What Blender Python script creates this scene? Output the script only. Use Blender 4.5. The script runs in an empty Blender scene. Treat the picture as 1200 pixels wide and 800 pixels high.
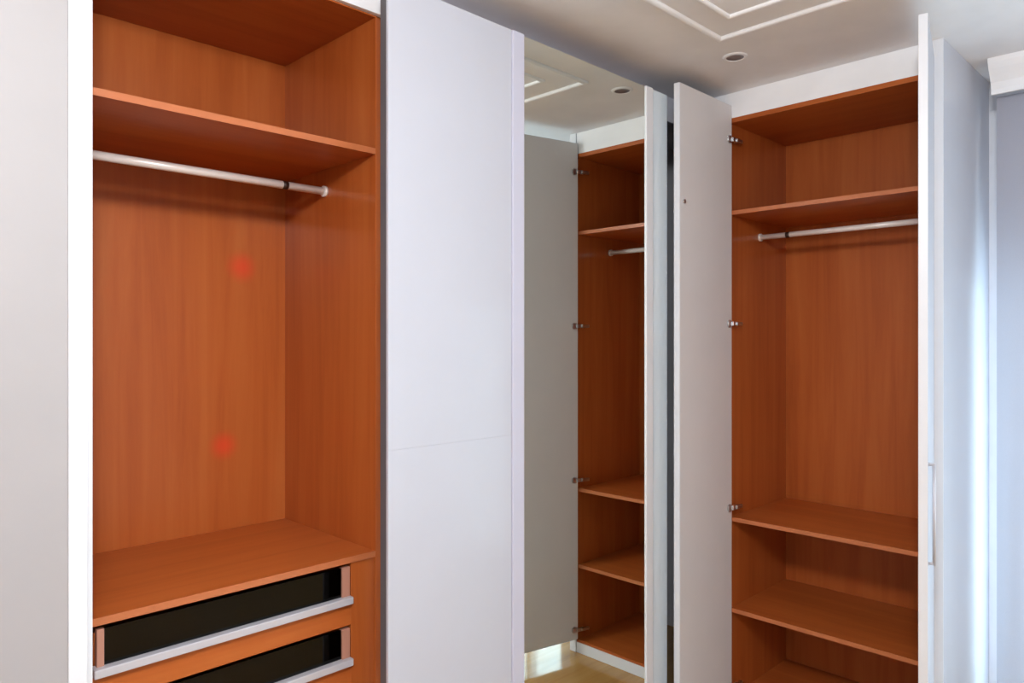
import bpy, bmesh, math, random
from mathutils import Vector, Matrix
random.seed(3)
S = bpy.context.scene
COL = S.collection

# ------------------------------------------------------------------ camera
CAM_H = 1.70
YAW = 44.776                       # degrees from +Y towards +X
cam = bpy.data.cameras.new('camera')
cam.sensor_width = 36.0
cam.lens = 859.26 / 1200 * 36.0
cam.shift_y = -3.9 / 1200
cam.clip_start = 0.05
cam_o = bpy.data.objects.new('camera', cam)
COL.objects.link(cam_o)
cam_o.location = (0, 0, CAM_H)
cam_o.rotation_euler = (math.radians(90), 0, math.radians(-YAW))
S.camera = cam_o

# ------------------------------------------------------------------ world, light, exposure
w = bpy.data.worlds.new('sky')
S.world = w
w.use_nodes = True
bg = w.node_tree.nodes['Background']
bg.inputs[0].default_value = (0.80, 0.90, 1.0, 1)
bg.inputs[1].default_value = 1.0


def area(name, loc, rot, sx, sy, power, col):
    l = bpy.data.lights.new(name, 'AREA')
    l.shape = 'RECTANGLE'
    l.size = sx
    l.size_y = sy
    l.energy = power
    l.color = col
    o = bpy.data.objects.new(name, l)
    COL.objects.link(o)
    o.location = loc
    o.rotation_euler = rot
    return o


# daylight from the window beside the corner wardrobe (the photograph shows its blue glare and floor reflection)
area('window_right_offscreen', (4.02, -0.20, 1.03), (math.radians(90), 0, math.radians(90)), 1.9, 1.95, 85, (0.64, 0.85, 1.0))
# room lamp at the ceiling above the viewer (the shadows under the shelves and at the left jamb point to it)
lp = bpy.data.lights.new('ceiling_lamp_offscreen', 'POINT')
lp.energy = 138
lp.color = (0.97, 0.98, 1.0)
lp.shadow_soft_size = 0.14
lp_o = bpy.data.objects.new('ceiling_lamp_offscreen', lp)
COL.objects.link(lp_o)
lp_o.location = (0.0, -0.02, CAM_H + 1.111 - 0.15)
S.view_settings.view_transform = 'Standard'
S.view_settings.look = 'None'
S.view_settings.gamma = 1
S.view_settings.use_curve_mapping = False
S.view_settings.exposure = 0.0


# ------------------------------------------------------------------ materials
def s2l(c):
    return tuple(((v / 255) / 12.92 if v / 255 <= 0.04045 else ((v / 255 + 0.055) / 1.055) ** 2.4) for v in c)


def base_mat(name):
    m = bpy.data.materials.new(name)
    m.use_nodes = True
    return m, m.node_tree.nodes, m.node_tree.links, m.node_tree.nodes['Principled BSDF']


def paint(name, rgb, rough=0.5, metal=0.0, var=0.03, scale=6, bump=0.0, coat=0.0, spec=0.5):
    m, n, l, b = base_mat(name)
    c = s2l(rgb)
    no = n.new('ShaderNodeTexNoise')
    no.inputs['Scale'].default_value = scale
    no.inputs['Detail'].default_value = 3
    tc = n.new('ShaderNodeTexCoord')
    l.new(tc.outputs['Object'], no.inputs['Vector'])
    r = n.new('ShaderNodeValToRGB')
    r.color_ramp.elements[0].position = 0.3
    r.color_ramp.elements[1].position = 0.7
    r.color_ramp.elements[0].color = (*[max(0, v * (1 - var)) for v in c], 1)
    r.color_ramp.elements[1].color = (*[min(1, v * (1 + var)) for v in c], 1)
    l.new(no.outputs['Fac'], r.inputs['Fac'])
    l.new(r.outputs['Color'], b.inputs['Base Color'])
    b.inputs['Roughness'].default_value = rough
    b.inputs['Metallic'].default_value = metal
    b.inputs['Specular IOR Level'].default_value = spec
    b.inputs['Coat Weight'].default_value = coat
    b.inputs['Coat Roughness'].default_value = 0.06
    if bump:
        n2 = n.new('ShaderNodeTexNoise')
        n2.inputs['Scale'].default_value = 120
        bp = n.new('ShaderNodeBump')
        bp.inputs['Strength'].default_value = bump
        bp.inputs['Distance'].default_value = 0.002
        l.new(tc.outputs['Object'], n2.inputs['Vector'])
        l.new(n2.outputs['Fac'], bp.inputs['Height'])
        l.new(bp.outputs['Normal'], b.inputs['Normal'])
    return m


def wood(name, axis, dark, mid, light, rough=0.35, spots=(), spec=0.32, coat=0.0):
    """veneer with the grain running along the given axis; spots = soft red spots (x, z, radius)"""
    m, n, l, b = base_mat(name)
    tc = n.new('ShaderNodeTexCoord')
    mp = n.new('ShaderNodeMapping')
    sc = [9.0, 9.0, 9.0]
    sc[axis] = 0.55
    mp.inputs['Scale'].default_value = sc
    l.new(tc.outputs['Object'], mp.inputs['Vector'])
    no = n.new('ShaderNodeTexNoise')
    no.inputs['Scale'].default_value = 1.6
    no.inputs['Detail'].default_value = 7
    no.inputs['Roughness'].default_value = 0.62
    no.inputs['Distortion'].default_value = 0.5
    l.new(mp.outputs['Vector'], no.inputs['Vector'])
    r = n.new('ShaderNodeValToRGB')
    e = r.color_ramp.elements
    e[0].position = 0.25
    e[0].color = (*s2l(dark), 1)
    e[1].position = 0.75
    e[1].color = (*s2l(light), 1)
    x = e.new(0.5)
    x.color = (*s2l(mid), 1)
    l.new(no.outputs['Fac'], r.inputs['Fac'])
    col = r.outputs['Color']
    for (sx, sz, rad) in spots:
        sep = n.new('ShaderNodeSeparateXYZ')
        l.new(tc.outputs['Object'], sep.inputs[0])
        cmb = n.new('ShaderNodeCombineXYZ')
        l.new(sep.outputs['X'], cmb.inputs['X'])
        l.new(sep.outputs['Z'], cmb.inputs['Z'])
        d = n.new('ShaderNodeVectorMath')
        d.operation = 'DISTANCE'
        d.inputs[1].default_value = (sx, 0, sz)
        l.new(cmb.outputs[0], d.inputs[0])
        mr = n.new('ShaderNodeMapRange')
        mr.interpolation_type = 'SMOOTHSTEP'
        mr.inputs['From Min'].default_value = rad * 0.05
        mr.inputs['From Max'].default_value = rad
        mr.inputs['To Min'].default_value = 0.52
        mr.inputs['To Max'].default_value = 0.0
        l.new(d.outputs['Value'], mr.inputs['Value'])
        mx = n.new('ShaderNodeMixRGB')
        mx.inputs['Color2'].default_value = (*s2l((236, 52, 36)), 1)
        l.new(mr.outputs['Result'], mx.inputs['Fac'])
        l.new(col, mx.inputs['Color1'])
        col = mx.outputs['Color']
    l.new(col, b.inputs['Base Color'])
    b.inputs['Roughness'].default_value = rough
    b.inputs['Specular IOR Level'].default_value = spec
    b.inputs['Coat Weight'].default_value = coat
    b.inputs['Coat Roughness'].default_value = 0.10
    bp = n.new('ShaderNodeBump')
    bp.inputs['Strength'].default_value = 0.08
    bp.inputs['Distance'].default_value = 0.001
    l.new(no.outputs['Fac'], bp.inputs['Height'])
    l.new(bp.outputs['Normal'], b.inputs['Normal'])
    return m


def glass(name, tint=(1, 1, 1), refl=0.08):
    m, n, l, b = base_mat(name)
    n.remove(b)
    t = n.new('ShaderNodeBsdfTransparent')
    t.inputs[0].default_value = (*tint, 1)
    g = n.new('ShaderNodeBsdfGlossy')
    g.inputs[0].default_value = (*(1.0, 1.0, 1.0), 1)
    g.inputs['Roughness'].default_value = 0.02
    mx = n.new('ShaderNodeMixShader')
    mx.inputs[0].default_value = refl
    l.new(t.outputs[0], mx.inputs[1])
    l.new(g.outputs[0], mx.inputs[2])
    l.new(mx.outputs[0], n['Material Output'].inputs[0])
    return m


def mirror_mat(name):
    m, n, l, b = base_mat(name)
    b.inputs['Base Color'].default_value = (0.84, 0.90, 0.86, 1)
    b.inputs['Metallic'].default_value = 1.0
    b.inputs['Roughness'].default_value = 0.0
    return m


def curtain_mat(name):
    m, n, l, b = base_mat(name)
    n.remove(b)
    tc = n.new('ShaderNodeTexCoord')
    wv = n.new('ShaderNodeTexNoise')
    wv.inputs['Scale'].default_value = 300
    l.new(tc.outputs['Object'], wv.inputs['Vector'])
    r = n.new('ShaderNodeValToRGB')
    r.color_ramp.elements[0].color = (*s2l((176, 178, 190)), 1)
    r.color_ramp.elements[1].color = (*s2l((186, 187, 198)), 1)
    l.new(wv.outputs['Fac'], r.inputs['Fac'])
    d = n.new('ShaderNodeBsdfDiffuse')
    t = n.new('ShaderNodeBsdfTranslucent')
    l.new(r.outputs[0], d.inputs[0])
    l.new(r.outputs[0], t.inputs[0])
    mx = n.new('ShaderNodeMixShader')
    mx.inputs[0].default_value = 0.26
    l.new(d.outputs[0], mx.inputs[1])
    l.new(t.outputs[0], mx.inputs[2])
    l.new(mx.outputs[0], n['Material Output'].inputs[0])
    return m


CHERRY = ((158, 76, 29), (176, 91, 39), (186, 103, 49))
M = {}
M['wall'] = paint('wall_paint', (238, 240, 245), 0.85, bump=0.05)
M['ceiling'] = paint('ceiling_paint', (240, 240, 243), 0.9)
M['trim'] = paint('trim_paint', (246, 246, 248), 0.5)
M['lacquer'] = paint('white_lacquer', (198, 200, 210), 0.42, coat=0.12, var=0.01)
M['edge'] = paint('white_edge_band', (228, 229, 233), 0.4, var=0.01)
M['inner'] = paint('warm_white_laminate', (224, 221, 221), 0.55, var=0.015)
M['grey_door'] = paint('pale_grey_laminate', (164, 160, 160), 0.55, var=0.015)
M['frame'] = paint('pale_lilac_frame', (204, 204, 220), 0.4, var=0.01)
M['glassblue'] = paint('pale_blue_panel', (214, 226, 234), 0.15, var=0.01, coat=0.4)
M['mirror'] = mirror_mat('mirror_silver')
M['wood_z'] = wood('cherry_grain_vertical', 2, *CHERRY, rough=0.34, coat=0.7)
M['wood_back'] = wood('cherry_grain_plain', 2, *CHERRY, rough=0.45, spec=0.25)
M['wood_x'] = wood('cherry_grain_along_x', 0, *CHERRY)
M['wood_y'] = wood('cherry_grain_along_y', 1, *CHERRY)
M['wood_edge'] = paint('cherry_edge_band', (186, 108, 66), 0.35, var=0.05)
M['steel'] = paint('brushed_steel', (200, 200, 202), 0.3, metal=1.0, var=0.02)
M['rod'] = paint('pale_metal_rail', (240, 232, 226), 0.3, metal=0.1, var=0.02)
M['dark'] = paint('dark_plastic', (38, 34, 34), 0.5)
M['collar'] = paint('dark_brown_sleeve', (52, 26, 16), 0.5)
M['grey_edge'] = paint('matt_grey', (92, 88, 90), 0.6)
M['alu'] = paint('pale_aluminium', (200, 198, 204), 0.35, metal=0.2, var=0.01)
M['post'] = paint('rosy_drawer_upright', (180, 128, 108), 0.4, var=0.02)
M['smoke'] = glass('smoked_glass', (0.03, 0.03, 0.045), 0.025)
M['pane'] = glass('window_glass', (0.97, 0.99, 0.98), 0.06)
M['floor'] = wood('oak_floor_varnish', 0, (166, 122, 66), (184, 140, 80), (198, 156, 96), rough=0.10, spec=0.5)
M['lamp_in'] = paint('lamp_reflector', (160, 158, 158), 0.3, metal=0.7)
M['curtain'] = curtain_mat('pale_blue_curtain')


# ------------------------------------------------------------------ geometry helpers
def add_box(bm, x0, x1, y0, y1, z0, z1, bev=0.0):
    r = bmesh.ops.create_cube(bm, size=1.0)
    vs = r['verts']
    for v in vs:
        v.co = Vector(((x0 + x1) / 2 + v.co.x * (x1 - x0), (y0 + y1) / 2 + v.co.y * (y1 - y0), (z0 + z1) / 2 + v.co.z * (z1 - z0)))
    if bev:
        es = list({e for v in vs for e in v.link_edges})
        bmesh.ops.bevel(bm, geom=es, offset=bev, segments=2, affect='EDGES', profile=0.6)


def add_cyl(bm, p, q, r, seg=20, r2=None):
    p, q = Vector(p), Vector(q)
    d = q - p
    g = bmesh.ops.create_cone(bm, cap_ends=True, segments=seg, radius1=r, radius2=r if r2 is None else r2, depth=d.length)
    mt = Matrix.Translation((p + q) / 2) @ d.to_track_quat('Z', 'Y').to_matrix().to_4x4()
    bmesh.ops.transform(bm, matrix=mt, verts=g['verts'])
    for f in {f for v in g['verts'] for f in v.link_faces}:
        if len(f.verts) == 4:
            f.smooth = True


def world_loc(o):
    v = Vector((0, 0, 0))
    while o:
        v += o.location
        o = o.parent
    return v


def obj(name, bm, mat, parent=None, origin=None, local=False):
    """links a bmesh given in world coordinates (or the parent's, local=True) as one mesh object with its own origin"""
    bmesh.ops.recalc_face_normals(bm, faces=bm.faces[:])
    if origin is None:
        xs = [v.co for v in bm.verts]
        origin = Vector([(min(c[i] for c in xs) + max(c[i] for c in xs)) / 2 for i in range(3)])
    origin = Vector(origin)
    bmesh.ops.translate(bm, verts=bm.verts[:], vec=-origin)
    me = bpy.data.meshes.new(name)
    bm.to_mesh(me)
    bm.free()
    me.materials.append(M[mat] if isinstance(mat, str) else mat)
    o = bpy.data.objects.new(name, me)
    COL.objects.link(o)
    if parent is not None:
        o.parent = parent
        o.location = origin if local else origin - world_loc(parent)
    else:
        o.location = origin
    return o


def box(name, x0, x1, y0, y1, z0, z1, mat, parent=None, bev=0.0015, local=False):
    bm = bmesh.new()
    add_box(bm, x0, x1, y0, y1, z0, z1, bev)
    return obj(name, bm, mat, parent, local=local)


def thing(name, label, cat, loc, group=None):
    o = bpy.data.objects.new(name, None)
    COL.objects.link(o)
    o.empty_display_size = 0.1
    o.location = loc
    o['label'] = label
    o['category'] = cat
    if group:
        o['group'] = group
    return o


def struct(o, label, cat):
    o['kind'] = 'structure'
    o['label'] = label
    o['category'] = cat
    return o


def part_label(o, label):
    o['label'] = label
    return o


# ------------------------------------------------------------------ the room
CEIL = CAM_H + 1.111
XL, XR = -2.6, 3.72               # left wall, window wall
YB, YF = -2.4, 2.50               # wall behind the viewer, wall behind the long wardrobe run

bm = bmesh.new(); add_box(bm, XL - .2, XR + .2, YB - .2, YF + .2, -0.1, 0)
struct(obj('floor', bm, 'floor'), 'glossy honey coloured wooden floor', 'floor')
bm = bmesh.new(); add_box(bm, XL - .2, XR + .2, YB - .2, YF + .2, CEIL, CEIL + .1)
struct(obj('ceiling', bm, 'ceiling'), 'plain off-white ceiling with raised rectangular mouldings', 'ceiling')
bm = bmesh.new(); add_box(bm, XL - .2, XR + .2, YF, YF + .2, 0, CEIL)
struct(obj('wall_back', bm, 'wall'), 'white wall behind the long wardrobe run', 'wall')
bm = bmesh.new(); add_box(bm, XL - .2, XL, YB, YF, 0, CEIL)
struct(obj('wall_left', bm, 'wall'), 'plain white wall opposite the window wall', 'wall')


def wall_with_hole(name, axis, at0, at1, a0, a1, h0, h1, z0, z1, label):
    bm = bmesh.new()

    def put(p, q, r, s):
        if axis == 'X':
            add_box(bm, at0, at1, p, q, r, s)
        else:
            add_box(bm, p, q, at0, at1, r, s)
    put(a0, h0, 0, CEIL)
    put(h1, a1, 0, CEIL)
    put(h0, h1, z1, CEIL)
    if z0 > 0:
        put(h0, h1, 0, z0)
    return struct(obj(name, bm, 'wall'), label, 'wall')


W1 = (-1.15, 0.70, 0.06, 2.00)     # Y range, Z range
wall_with_hole('wall_right', 'X', XR, XR + .2, YB, YF, W1[0], W1[1], W1[2], W1[3], 'white window wall behind the corner wardrobe')
bm = bmesh.new(); add_box(bm, XL - .2, XR + .2, YB - .2, YB, 0, CEIL)
struct(obj('wall_rear', bm, 'wall'), 'plain white wall behind the viewer', 'wall')


def window(name, axis, at, a0, a1, z0, z1, n, label):
    """frame with n casements, each with its own pane"""
    f = .05

    def bx(bm, p, q, r, s, d0, d1):
        if axis == 'X':
            add_box(bm, at + d0, at + d1, p, q, r, s, .003)
        else:
            add_box(bm, p, q, at - d1, at - d0, r, s, .003)
    bm = bmesh.new()
    bx(bm, a0, a1, z0, z0 + f, .06, .13)
    bx(bm, a0, a1, z1 - f, z1, .06, .13)
    bx(bm, a0, a0 + f, z0 + f, z1 - f, .06, .13)
    bx(bm, a1 - f, a1, z0 + f, z1 - f, .06, .13)
    st = (a1 - a0) / n
    for i in range(1, n):
        bx(bm, a0 + i * st - f / 2, a0 + i * st + f / 2, z0 + f, z1 - f, .06, .13)
    fr = struct(obj(name, bm, 'trim'), label, 'window')
    for i in range(n):
        p = a0 + i * st + f / 2 + (f / 2 if i == 0 else 0)
        q = a0 + (i + 1) * st - f / 2 - (f / 2 if i == n - 1 else 0)
        bm = bmesh.new()
        bx(bm, p - .004, q + .004, z0 + f - .004, z1 - f + .004, .09, .096)
        obj('pane', bm, 'pane', fr)
    return fr


window('window_1', 'X', XR, *W1, 2, 'tall white framed window in the right wall')


def ceiling_frame(name, x0, x1, y0, y1, wd, h, label):
    """rectangular moulding ring with a rounded section, mitred corners"""
    prof = []
    for k in range(9):
        a = math.pi * k / 8
        prof.append((wd / 2 - math.cos(a) * wd / 2, -math.sin(a) ** 0.7 * h if 0 < k < 8 else 0.0))
    bm = bmesh.new()
    rings = []
    for (cx, cy, sx, sy) in ((x0, y0, 1, 1), (x1, y0, -1, 1), (x1, y1, -1, -1), (x0, y1, 1, -1)):
        rings.append([bm.verts.new((cx + sx * d, cy + sy * d, CEIL + z + 0.001)) for d, z in prof])
    for i in range(4):
        a, b = rings[i], rings[(i + 1) % 4]
        for k in range(len(prof) - 1):
            bm.faces.new((a[k], a[k + 1], b[k + 1], b[k]))
        bm.faces.new((a[-1], a[0], b[0], b[-1]))
    return struct(obj(name, bm, 'trim'), label, 'moulding')


ceiling_frame('trim_1', -2.35, 2.475, -1.40, 1.40, .026, .013, 'outer raised white rectangular moulding on the ceiling')
ceiling_frame('trim_2', -2.20, 2.325, -1.28, 1.28, .020, .011, 'inner raised white rectangular moulding on the ceiling')


# ------------------------------------------------------------------ recessed lamp
def lathe(bm, prof, c, seg=32):
    rings = []
    for r, z in prof:
        rings.append([bm.verts.new((c[0] + r * math.cos(2 * math.pi * i / seg), c[1] + r * math.sin(2 * math.pi * i / seg), c[2] + z)) for i in range(seg)])
    for a, b in zip(rings, rings[1:]):
        for i in range(seg):
            f = bm.faces.new((a[i], a[(i + 1) % seg], b[(i + 1) % seg], b[i]))
            f.smooth = True
    return rings


dl = (2.665, 1.435, CEIL)
t = thing('ceiling_downlight', 'small round unlit spotlight in the ceiling by the wardrobe corner', 'spotlight', dl)
bm = bmesh.new()
lathe(bm, [(.033, -.001), (.0335, -.004), (.036, -.006), (.042, -.005), (.047, -.003), (.049, .001)], dl)
obj('ring', bm, 'trim', t)
bm = bmesh.new()
rg = lathe(bm, [(.0338, -.004), (.026, -.002), (.016, -.0012)], dl)
bm.faces.new(rg[-1])
part_label(obj('reflector', bm, 'lamp_in', t), 'dark reflector of the unlit lamp')

# ------------------------------------------------------------------ wardrobe levels shared by all units
Z_TOP = CAM_H + .976              # underside of the top panel
Z_SHELF = CAM_H + .578            # top face of the upper shelf
Z_ROD = CAM_H + .484
D = 1.877                         # front plane of the long run's shelves
DOOR_Y = 1.71                     # front plane of the sliding doors
FASC = D + .012


def rail(name_parent, p, q, r, dark_at=None):
    bm = bmesh.new()
    add_cyl(bm, p, q, r, 20)
    o = obj('hanging_rail', bm, 'rod', name_parent)
    part_label(o, 'pale metal hanging rail')
    d = (Vector(q) - Vector(p)).normalized()
    for e, s in ((Vector(p), 1), (Vector(q), -1)):
        bm = bmesh.new()
        add_cyl(bm, e, e + d * s * .010, r * 1.45, 20)
        obj('socket', bm, 'rod', o)
    if dark_at is not None:
        for a, b in dark_at:
            bm = bmesh.new()
            add_cyl(bm, Vector(p) + d * a, Vector(p) + d * b, r * 1.04, 20)
            part_label(obj('collar', bm, 'collar', o), 'dark collar on the rail')
    return o


# ---- 1. closed unit at the left
t = thing('closed_wardrobe', 'plain pale grey closed wardrobe beside the open one with drawers', 'wardrobe', (-.1, 2.1, 0))
box('side_panel', .449, .470, 1.752, YF, 0, Z_TOP + .02, 'edge', t)
box('side_panel', -.72, -.70, 1.752, YF, 0, Z_TOP + .02, 'edge', t)
box('plinth', -.70, .449, 1.80, 1.82, 0, .08, 'edge', t)
box('fascia', -.72, .470, FASC, FASC + .02, Z_TOP + .0005, CEIL, 'lacquer', t)
box('top_panel', -.70, .449, 1.80, YF, Z_TOP, Z_TOP + .02, 'wood_x', t)
d = box('door', -.72, .4135, DOOR_Y, DOOR_Y + .035, .02, CAM_H + 1.012, 'grey_door', t, .002)
part_label(box('edge_strip', .4135, .449, DOOR_Y - .003, DOOR_Y + .036, .02, CAM_H + 1.012, 'edge', d, .003), 'bright white edge strip of the door')

# ---- 2. open unit with shelf, rail and drawers
X1, X2 = .485, 1.277
t = thing('open_wardrobe', 'open cherry wood wardrobe with hanging rail and glass-fronted drawers', 'wardrobe', (.88, 2.15, 0))
YBK = 2.445
BZ = Z_TOP


def spot(px, py):
    th = math.atan((px - 600) / 859.26)
    ph = th + math.radians(YAW)
    Zc = YBK / (math.cos(ph) / math.cos(th))
    return Zc * math.sin(ph) / math.cos(th), CAM_H + (396.1 - py) / 859.26 * Zc


bx_c, bz_c = (X1 + X2) / 2, (BZ + 0.10) / 2
sp = []
for px, py, r in ((283, 313, .068), (262, 522, .062)):
    a, b = spot(px, py)
    sp.append((a - bx_c, b - bz_c, r))
M['wood_spots'] = wood('cherry_grain_spotted', 2, *CHERRY, spots=sp)  # back panel veneer with two soft red spots in its colour
box('side_panel', X1 - .014, X1, D, YF, 0, Z_TOP + .02, 'wood_z', t)
box('side_panel', X2, X2 + .022, D, YF, 0, Z_TOP + .02, 'wood_z', t)
box('back_panel', X1, X2, YBK, YBK + .012, .10, BZ, 'wood_spots', t, 0)
box('top_panel', X1 - .014, X2 + .022, D, YF, Z_TOP, Z_TOP + .02, 'wood_x', t)
part_label(box('fascia', .470, X2 + .022, FASC - .03, FASC - .012, Z_TOP + .004, CEIL, 'trim', t), 'white fascia board')


def shelf(parent, x0, x1, y0, y1, ztop, th=.018, front='Y', mat='wood_x'):
    if front == 'Y':
        o = box('shelf', x0, x1, y0 + .002, y1, ztop - th, ztop, mat, parent, .0008)
        part_label(box('edge_band', x0, x1, y0, y0 + .0025, ztop - th, ztop, 'wood_edge', o, 0), 'lighter edge band')
    else:
        o = box('shelf', x0 + .002, x1, y0, y1, ztop - th, ztop, mat, parent, .0008)
        part_label(box('edge_band', x0, x0 + .0025, y0, y1, ztop - th, ztop, 'wood_edge', o, 0), 'lighter edge band')
    return o


shelf(t, X1, X2, D, YBK, Z_SHELF)
rail(t, (X1, D + .29, Z_ROD + .003), (X2, D + .29, Z_ROD + .003), .0125, dark_at=[(.637, .655)])
ZC = CAM_H - .647
shelf(t, X1, X2, D, YBK, ZC, .018)
# fillers either side of the drawer stack
box('filler', 1.194, X2, D + .006, D + .024, .10, ZC - .018, 'wood_z', t)
box('filler', X1, .503, D + .006, D + .024, .10, ZC - .018, 'wood_z', t)


def drawer(parent, ztop, zbot):
    """glass-fronted drawer: pale posts, smoked pane, metal bottom rail, wooden box"""
    xa, xb, y0 = .507, 1.190, D + .004
    bm = bmesh.new()
    add_box(bm, xa + .004, xa + .016, y0 + .02, YBK - .05, zbot, ztop - .012)
    add_box(bm, xb - .016, xb - .004, y0 + .02, YBK - .05, zbot, ztop - .012)
    add_box(bm, xa + .016, xb - .016, YBK - .062, YBK - .05, zbot, ztop - .012)
    add_box(bm, xa + .016, xb - .016, y0 + .02, YBK - .062, zbot, zbot + .008)
    o = obj('drawer', bm, 'wood_x', parent)
    for x, pw in ((xa + .006, .016), (xb - .026, .026)):
        part_label(box('post', x, x + pw, y0, y0 + .019, zbot + .016, ztop, 'post', o), 'pale upright at the drawer end')
    part_label(box('glass_front', xa + .021, xb - .026, y0 + .006, y0 + .011, zbot + .014, ztop - .002, 'smoke', o, 0), 'dark smoked glass front')
    part_label(box('bottom_rail', xa - .003, xb + .003, y0 - .016, y0 + .019, zbot - .004, zbot + .017, 'alu', o, .003), 'white metal rail along the bottom')
    return o


drawer(t, CAM_H - .676, CAM_H - .780)
box('divider', .503, 1.194, D + .006, D + .024, CAM_H - .850, CAM_H - .786, 'wood_x', t)
drawer(t, CAM_H - .858, CAM_H - .962)
box('divider', .503, 1.194, D + .006, D + .024, .10, CAM_H - .968, 'wood_x', t)
box('plinth', X1, X2, D + .03, D + .05, 0, .10, 'edge', t)
box('bottom_panel', X1, X2, D + .05, YBK, .082, .10, 'wood_x', t)

# ---- 3. unit with the white and the mirrored sliding door
t = thing('sliding_door_wardrobe', 'wardrobe with one white and one full-height mirrored sliding door', 'wardrobe', (1.95, 2.1, 0))
ZD = CAM_H + 1.012
box('side_panel', 1.301, 1.321, 1.80, YF, 0, Z_TOP + .02, 'edge', t)
box('side_panel', 2.60, 2.622, 1.76, YF, 0, Z_TOP + .02, 'edge', t)
box('top_panel', 1.321, 2.60, 1.80, YF, Z_TOP, Z_TOP + .02, 'wood_x', t)
box('bottom_panel', 1.321, 2.60, 1.80, YF, .04, .06, 'wood_x', t)
box('plinth', 1.321, 2.60, 1.80, 1.82, 0, .04, 'edge', t)
box('fascia', 1.301, 3.05, FASC, FASC + .02, Z_TOP + .0205, CEIL, 'lacquer', t)
# white sliding door in two stacked panels with a fine joint
part_label(box('door_core', 1.214, 1.688, DOOR_Y + .008, DOOR_Y + .038, .012, ZD - .004, 'grey_edge', t, 0), 'grey door core')
dc = t.children[-1]
ZJ = CAM_H - .317
for z0, z1 in ((.012, ZJ - .0001), (ZJ + .0001, ZD)):
    part_label(box('door_panel', 1.206, 1.694, DOOR_Y, DOOR_Y + .010, z0, z1, 'lacquer', dc, .0008), 'glossy white door panel')
part_label(box('grey_edge', 1.206, 1.214, DOOR_Y + .010, DOOR_Y + .038, .012, ZD - .004, 'grey_edge', dc, 0), 'dark grey edge of the white door')  # left side of the white door, coloured dark grey
# mirrored door
bm = bmesh.new()
add_box(bm, 1.75, 2.45, DOOR_Y, DOOR_Y + .006, .035, ZD - .004)
mir = part_label(obj('mirror_door', bm, 'mirror', t), 'full-height mirror')
part_label(box('stile', 1.696, 1.750, DOOR_Y - .006, DOOR_Y + .034, .012, ZD, 'frame', mir, .004), 'pale lilac-grey stile')
part_label(box('stile', 2.450, 2.497, DOOR_Y - .006, DOOR_Y + .034, .012, ZD, 'edge', mir, .004), 'white stile')
box('bottom_rail', 1.75, 2.45, DOOR_Y - .003, DOOR_Y + .030, .012, .036, 'edge', mir, .002)
box('backing', 1.75, 2.45, DOOR_Y + .0065, DOOR_Y + .02, .036, ZD - .004, 'dark', mir, 0)
part_label(box('end_panel', 2.499, 2.612, DOOR_Y + .004, DOOR_Y + .03, .012, ZD, 'glassblue', t, .002), 'pale blue-white end panel')

# ---- 4. corner wardrobe with two open hinged doors
E = 3.05
YA0, YA1 = .852, 1.668            # inner faces of the two side panels
XB = 3.62
t = thing('corner_wardrobe', 'tall open cherry wood wardrobe with two narrow white hinged doors standing open', 'wardrobe', (3.3, 1.25, 0))
ZTA = CAM_H + .976
box('side_panel', E + .001, XR - .002, YA0 - .008, YA0, 0, ZTA + .02, 'wood_z', t)
box('side_panel', E, XR - .002, YA1, YA1 + .020, 0, ZTA + .02, 'wood_z', t)
ep = part_label(box('end_panel', E - .004, XR - .002, YA0 - .050, YA0 - .0085, 0, CEIL, 'lacquer', t), 'glossy white end panel by the curtain')
part_label(box('edge_band', E - .006, E - .0035, YA0 - .050, YA0 - .0085, 0, CEIL, 'edge', ep, 0), 'bright white front edge')
box('back_panel', XB, XB + .012, YA0, YA1, .06, ZTA, 'wood_back', t, 0)
box('top_panel', E, XR - .002, YA0, YA1, ZTA, ZTA + .02, 'wood_y', t)
part_label(box('fascia', E, E + .02, YA0 - .008, YA1 + .02, ZTA + .0205, CEIL, 'trim', t), 'white fascia board above the opening')
part_label(box('top_edge', E - .001, E + .002, YA0, YA1, ZTA, ZTA + .0205, 'wood_y', t, 0), 'thin wooden top edge')
box('filler', E, E + .02, YA1 + .02, FASC - .001, 0, CEIL, 'trim', t)
box('bottom_panel', E + .002, XB, YA0, YA1, .050, .068, 'wood_y', t)
part_label(box('plinth', E - .002, E + .018, YA0 - .008, YA1 + .02, 0, .055, 'edge', t), 'white plinth')
shelf(t, E + .004, XB, YA0, YA1, Z_SHELF, .018, 'X', 'wood_y')
rail(t, (E + .285, YA1, Z_ROD), (E + .285, YA0, Z_ROD), .0125, dark_at=[(.132, .150)])
shelf(t, E + .004, XB, YA0, YA1, CAM_H - .812, .018, 'X', 'wood_y')
shelf(t, E + .004, XB, YA0, YA1, CAM_H - 1.225, .018, 'X', 'wood_y')

HZ = [2.595, 1.765, .935, .13]
DW, DT = .435, .026
ZDA = CAM_H + 1.052


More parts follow.
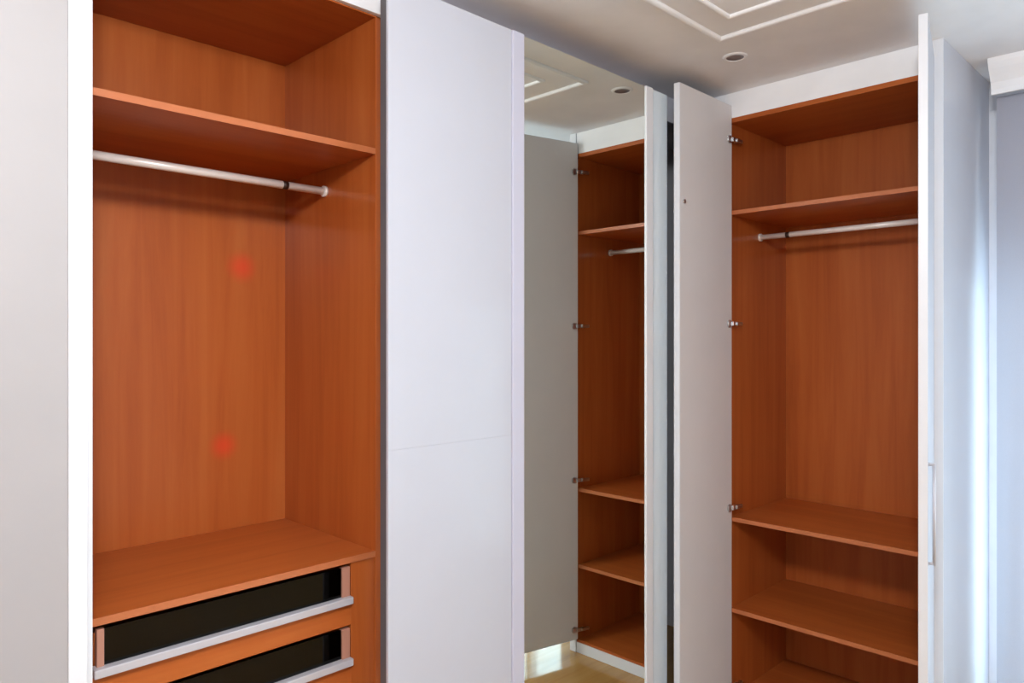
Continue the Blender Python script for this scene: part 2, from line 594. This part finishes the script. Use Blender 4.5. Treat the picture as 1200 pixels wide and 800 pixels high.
def hinged_door(parent, hx, hy, ang, side, label):
    """leaf in local coordinates: hinge line at the origin, leaf along -X; side = +1 when the inner face looks to -Y"""
    bm = bmesh.new()
    y0, y1 = (0, DT) if side > 0 else (-DT, 0)
    add_box(bm, -DW, 0, y0, y1, 0.075, ZDA, .0015)
    o = obj('door', bm, 'lacquer', parent, origin=(0, 0, 0), local=True)
    o.location = Vector((hx, hy, 0)) - parent.location
    o.rotation_euler = (0, 0, math.radians(ang))
    part_label(o, label)
    yi = 0.0
    s = -1 if side > 0 else 1       # outward from the inner face
    bm = bmesh.new()
    add_box(bm, -DW + .001, -.001, *sorted((yi, yi + s * .0015)), .077, ZDA - .002)
    part_label(obj('inner_face', bm, 'inner', o, local=True), 'matt warm-white inner face')
    bm = bmesh.new()
    add_box(bm, -DW - .001, -DW, y0, y1, .076, ZDA - .001)
    part_label(obj('edge_band', bm, 'edge', o, local=True), 'bright white free edge')
    for z in HZ:
        bm = bmesh.new()
        add_cyl(bm, (-.024, yi + s * .001, z), (-.024, yi + s * .006, z), .0175, 18)
        add_box(bm, -.040, -.008, *sorted((yi + s * .001, yi + s * .010)), z - .011, z + .011, .002)
        add_box(bm, -.014, .030, *sorted((yi + s * .006, yi + s * .018)), z - .010, z + .010, .003)
        add_box(bm, .012, .062, *sorted((yi + s * .010, yi + s * .024)), z - .008, z + .008, .003)
        part_label(obj('hinge', bm, 'steel', o, local=True), 'metal cup hinge')
    return o


dl_ = hinged_door(t, E - .006, 1.657, 0.6, 1, 'open white door leaf standing against the mirrored door')
bm = bmesh.new()
add_cyl(bm, (-DW + .030, 0, CAM_H + .565), (-DW + .030, -.008, CAM_H + .565), .008, 14)
part_label(obj('door_bumper', bm, 'steel', dl_, local=True), 'small grey door bumper')
dr_ = hinged_door(t, E - .008, .858, 12.9, -1, 'open white door leaf with bar handle by the end panel')
bm = bmesh.new()
hz0, hz1 = CAM_H - .735, CAM_H - .412
hx = -DW + .030
add_cyl(bm, (hx, -DT - .016, hz0 - .004), (hx, -DT - .016, hz1 + .004), .005, 14)
for z in (hz0, hz1):
    add_cyl(bm, (hx, -DT + .001, z), (hx, -DT - .016, z), .005, 12)
part_label(obj('handle', bm, 'alu', dr_, local=True), 'metal bar handle')

# ------------------------------------------------------------------ pelmet and curtain
bm = bmesh.new()
pf = [(3.395, 0), (3.400, -.018), (3.412, -.040), (3.430, -.062), (3.446, -.086), (3.452, -.112), (3.452, -.132), (3.464, -.132), (3.464, -.012), (XR, -.012), (XR, 0)]
ya, yb = .738, -1.9
A = [bm.verts.new((x, ya, CEIL + z)) for x, z in pf]
B = [bm.verts.new((x, yb, CEIL + z)) for x, z in pf]
for i in range(len(pf)):
    j = (i + 1) % len(pf)
    bm.faces.new((A[i], A[j], B[j], B[i]))
bm.faces.new(A)
bm.faces.new(list(reversed(B)))
o = obj('curtain_pelmet', bm, 'trim')
o['label'] = 'white moulded curtain pelmet under the ceiling beside the corner wardrobe'
o['category'] = 'pelmet'


def curtain(y0, y1, x):
    bm = bmesh.new()
    nu, nv = 120, 14
    z0, z1 = .03, CEIL - .125
    g = []
    for j in range(nv + 1):
        v = j / nv
        row = []
        for i in range(nu + 1):
            u = i / nu
            a = u * (y1 - y0) / .16 * 2 * math.pi
            amp = .003 + .004 * v
            row.append(bm.verts.new((x + amp * math.sin(a + .5 * math.sin(3 * v + u * 9)), y0 + (y1 - y0) * u, z1 + (z0 - z1) * v)))
        g.append(row)
    for j in range(nv):
        for i in range(nu):
            f = bm.faces.new((g[j][i], g[j][i + 1], g[j + 1][i + 1], g[j + 1][i]))
            f.smooth = True
    return obj('curtain', bm, 'curtain')


o = curtain(.735, .30, 3.53)
o['label'] = 'pale blue-grey curtain hanging from the pelmet beside the wardrobe end panel'
o['category'] = 'curtain'
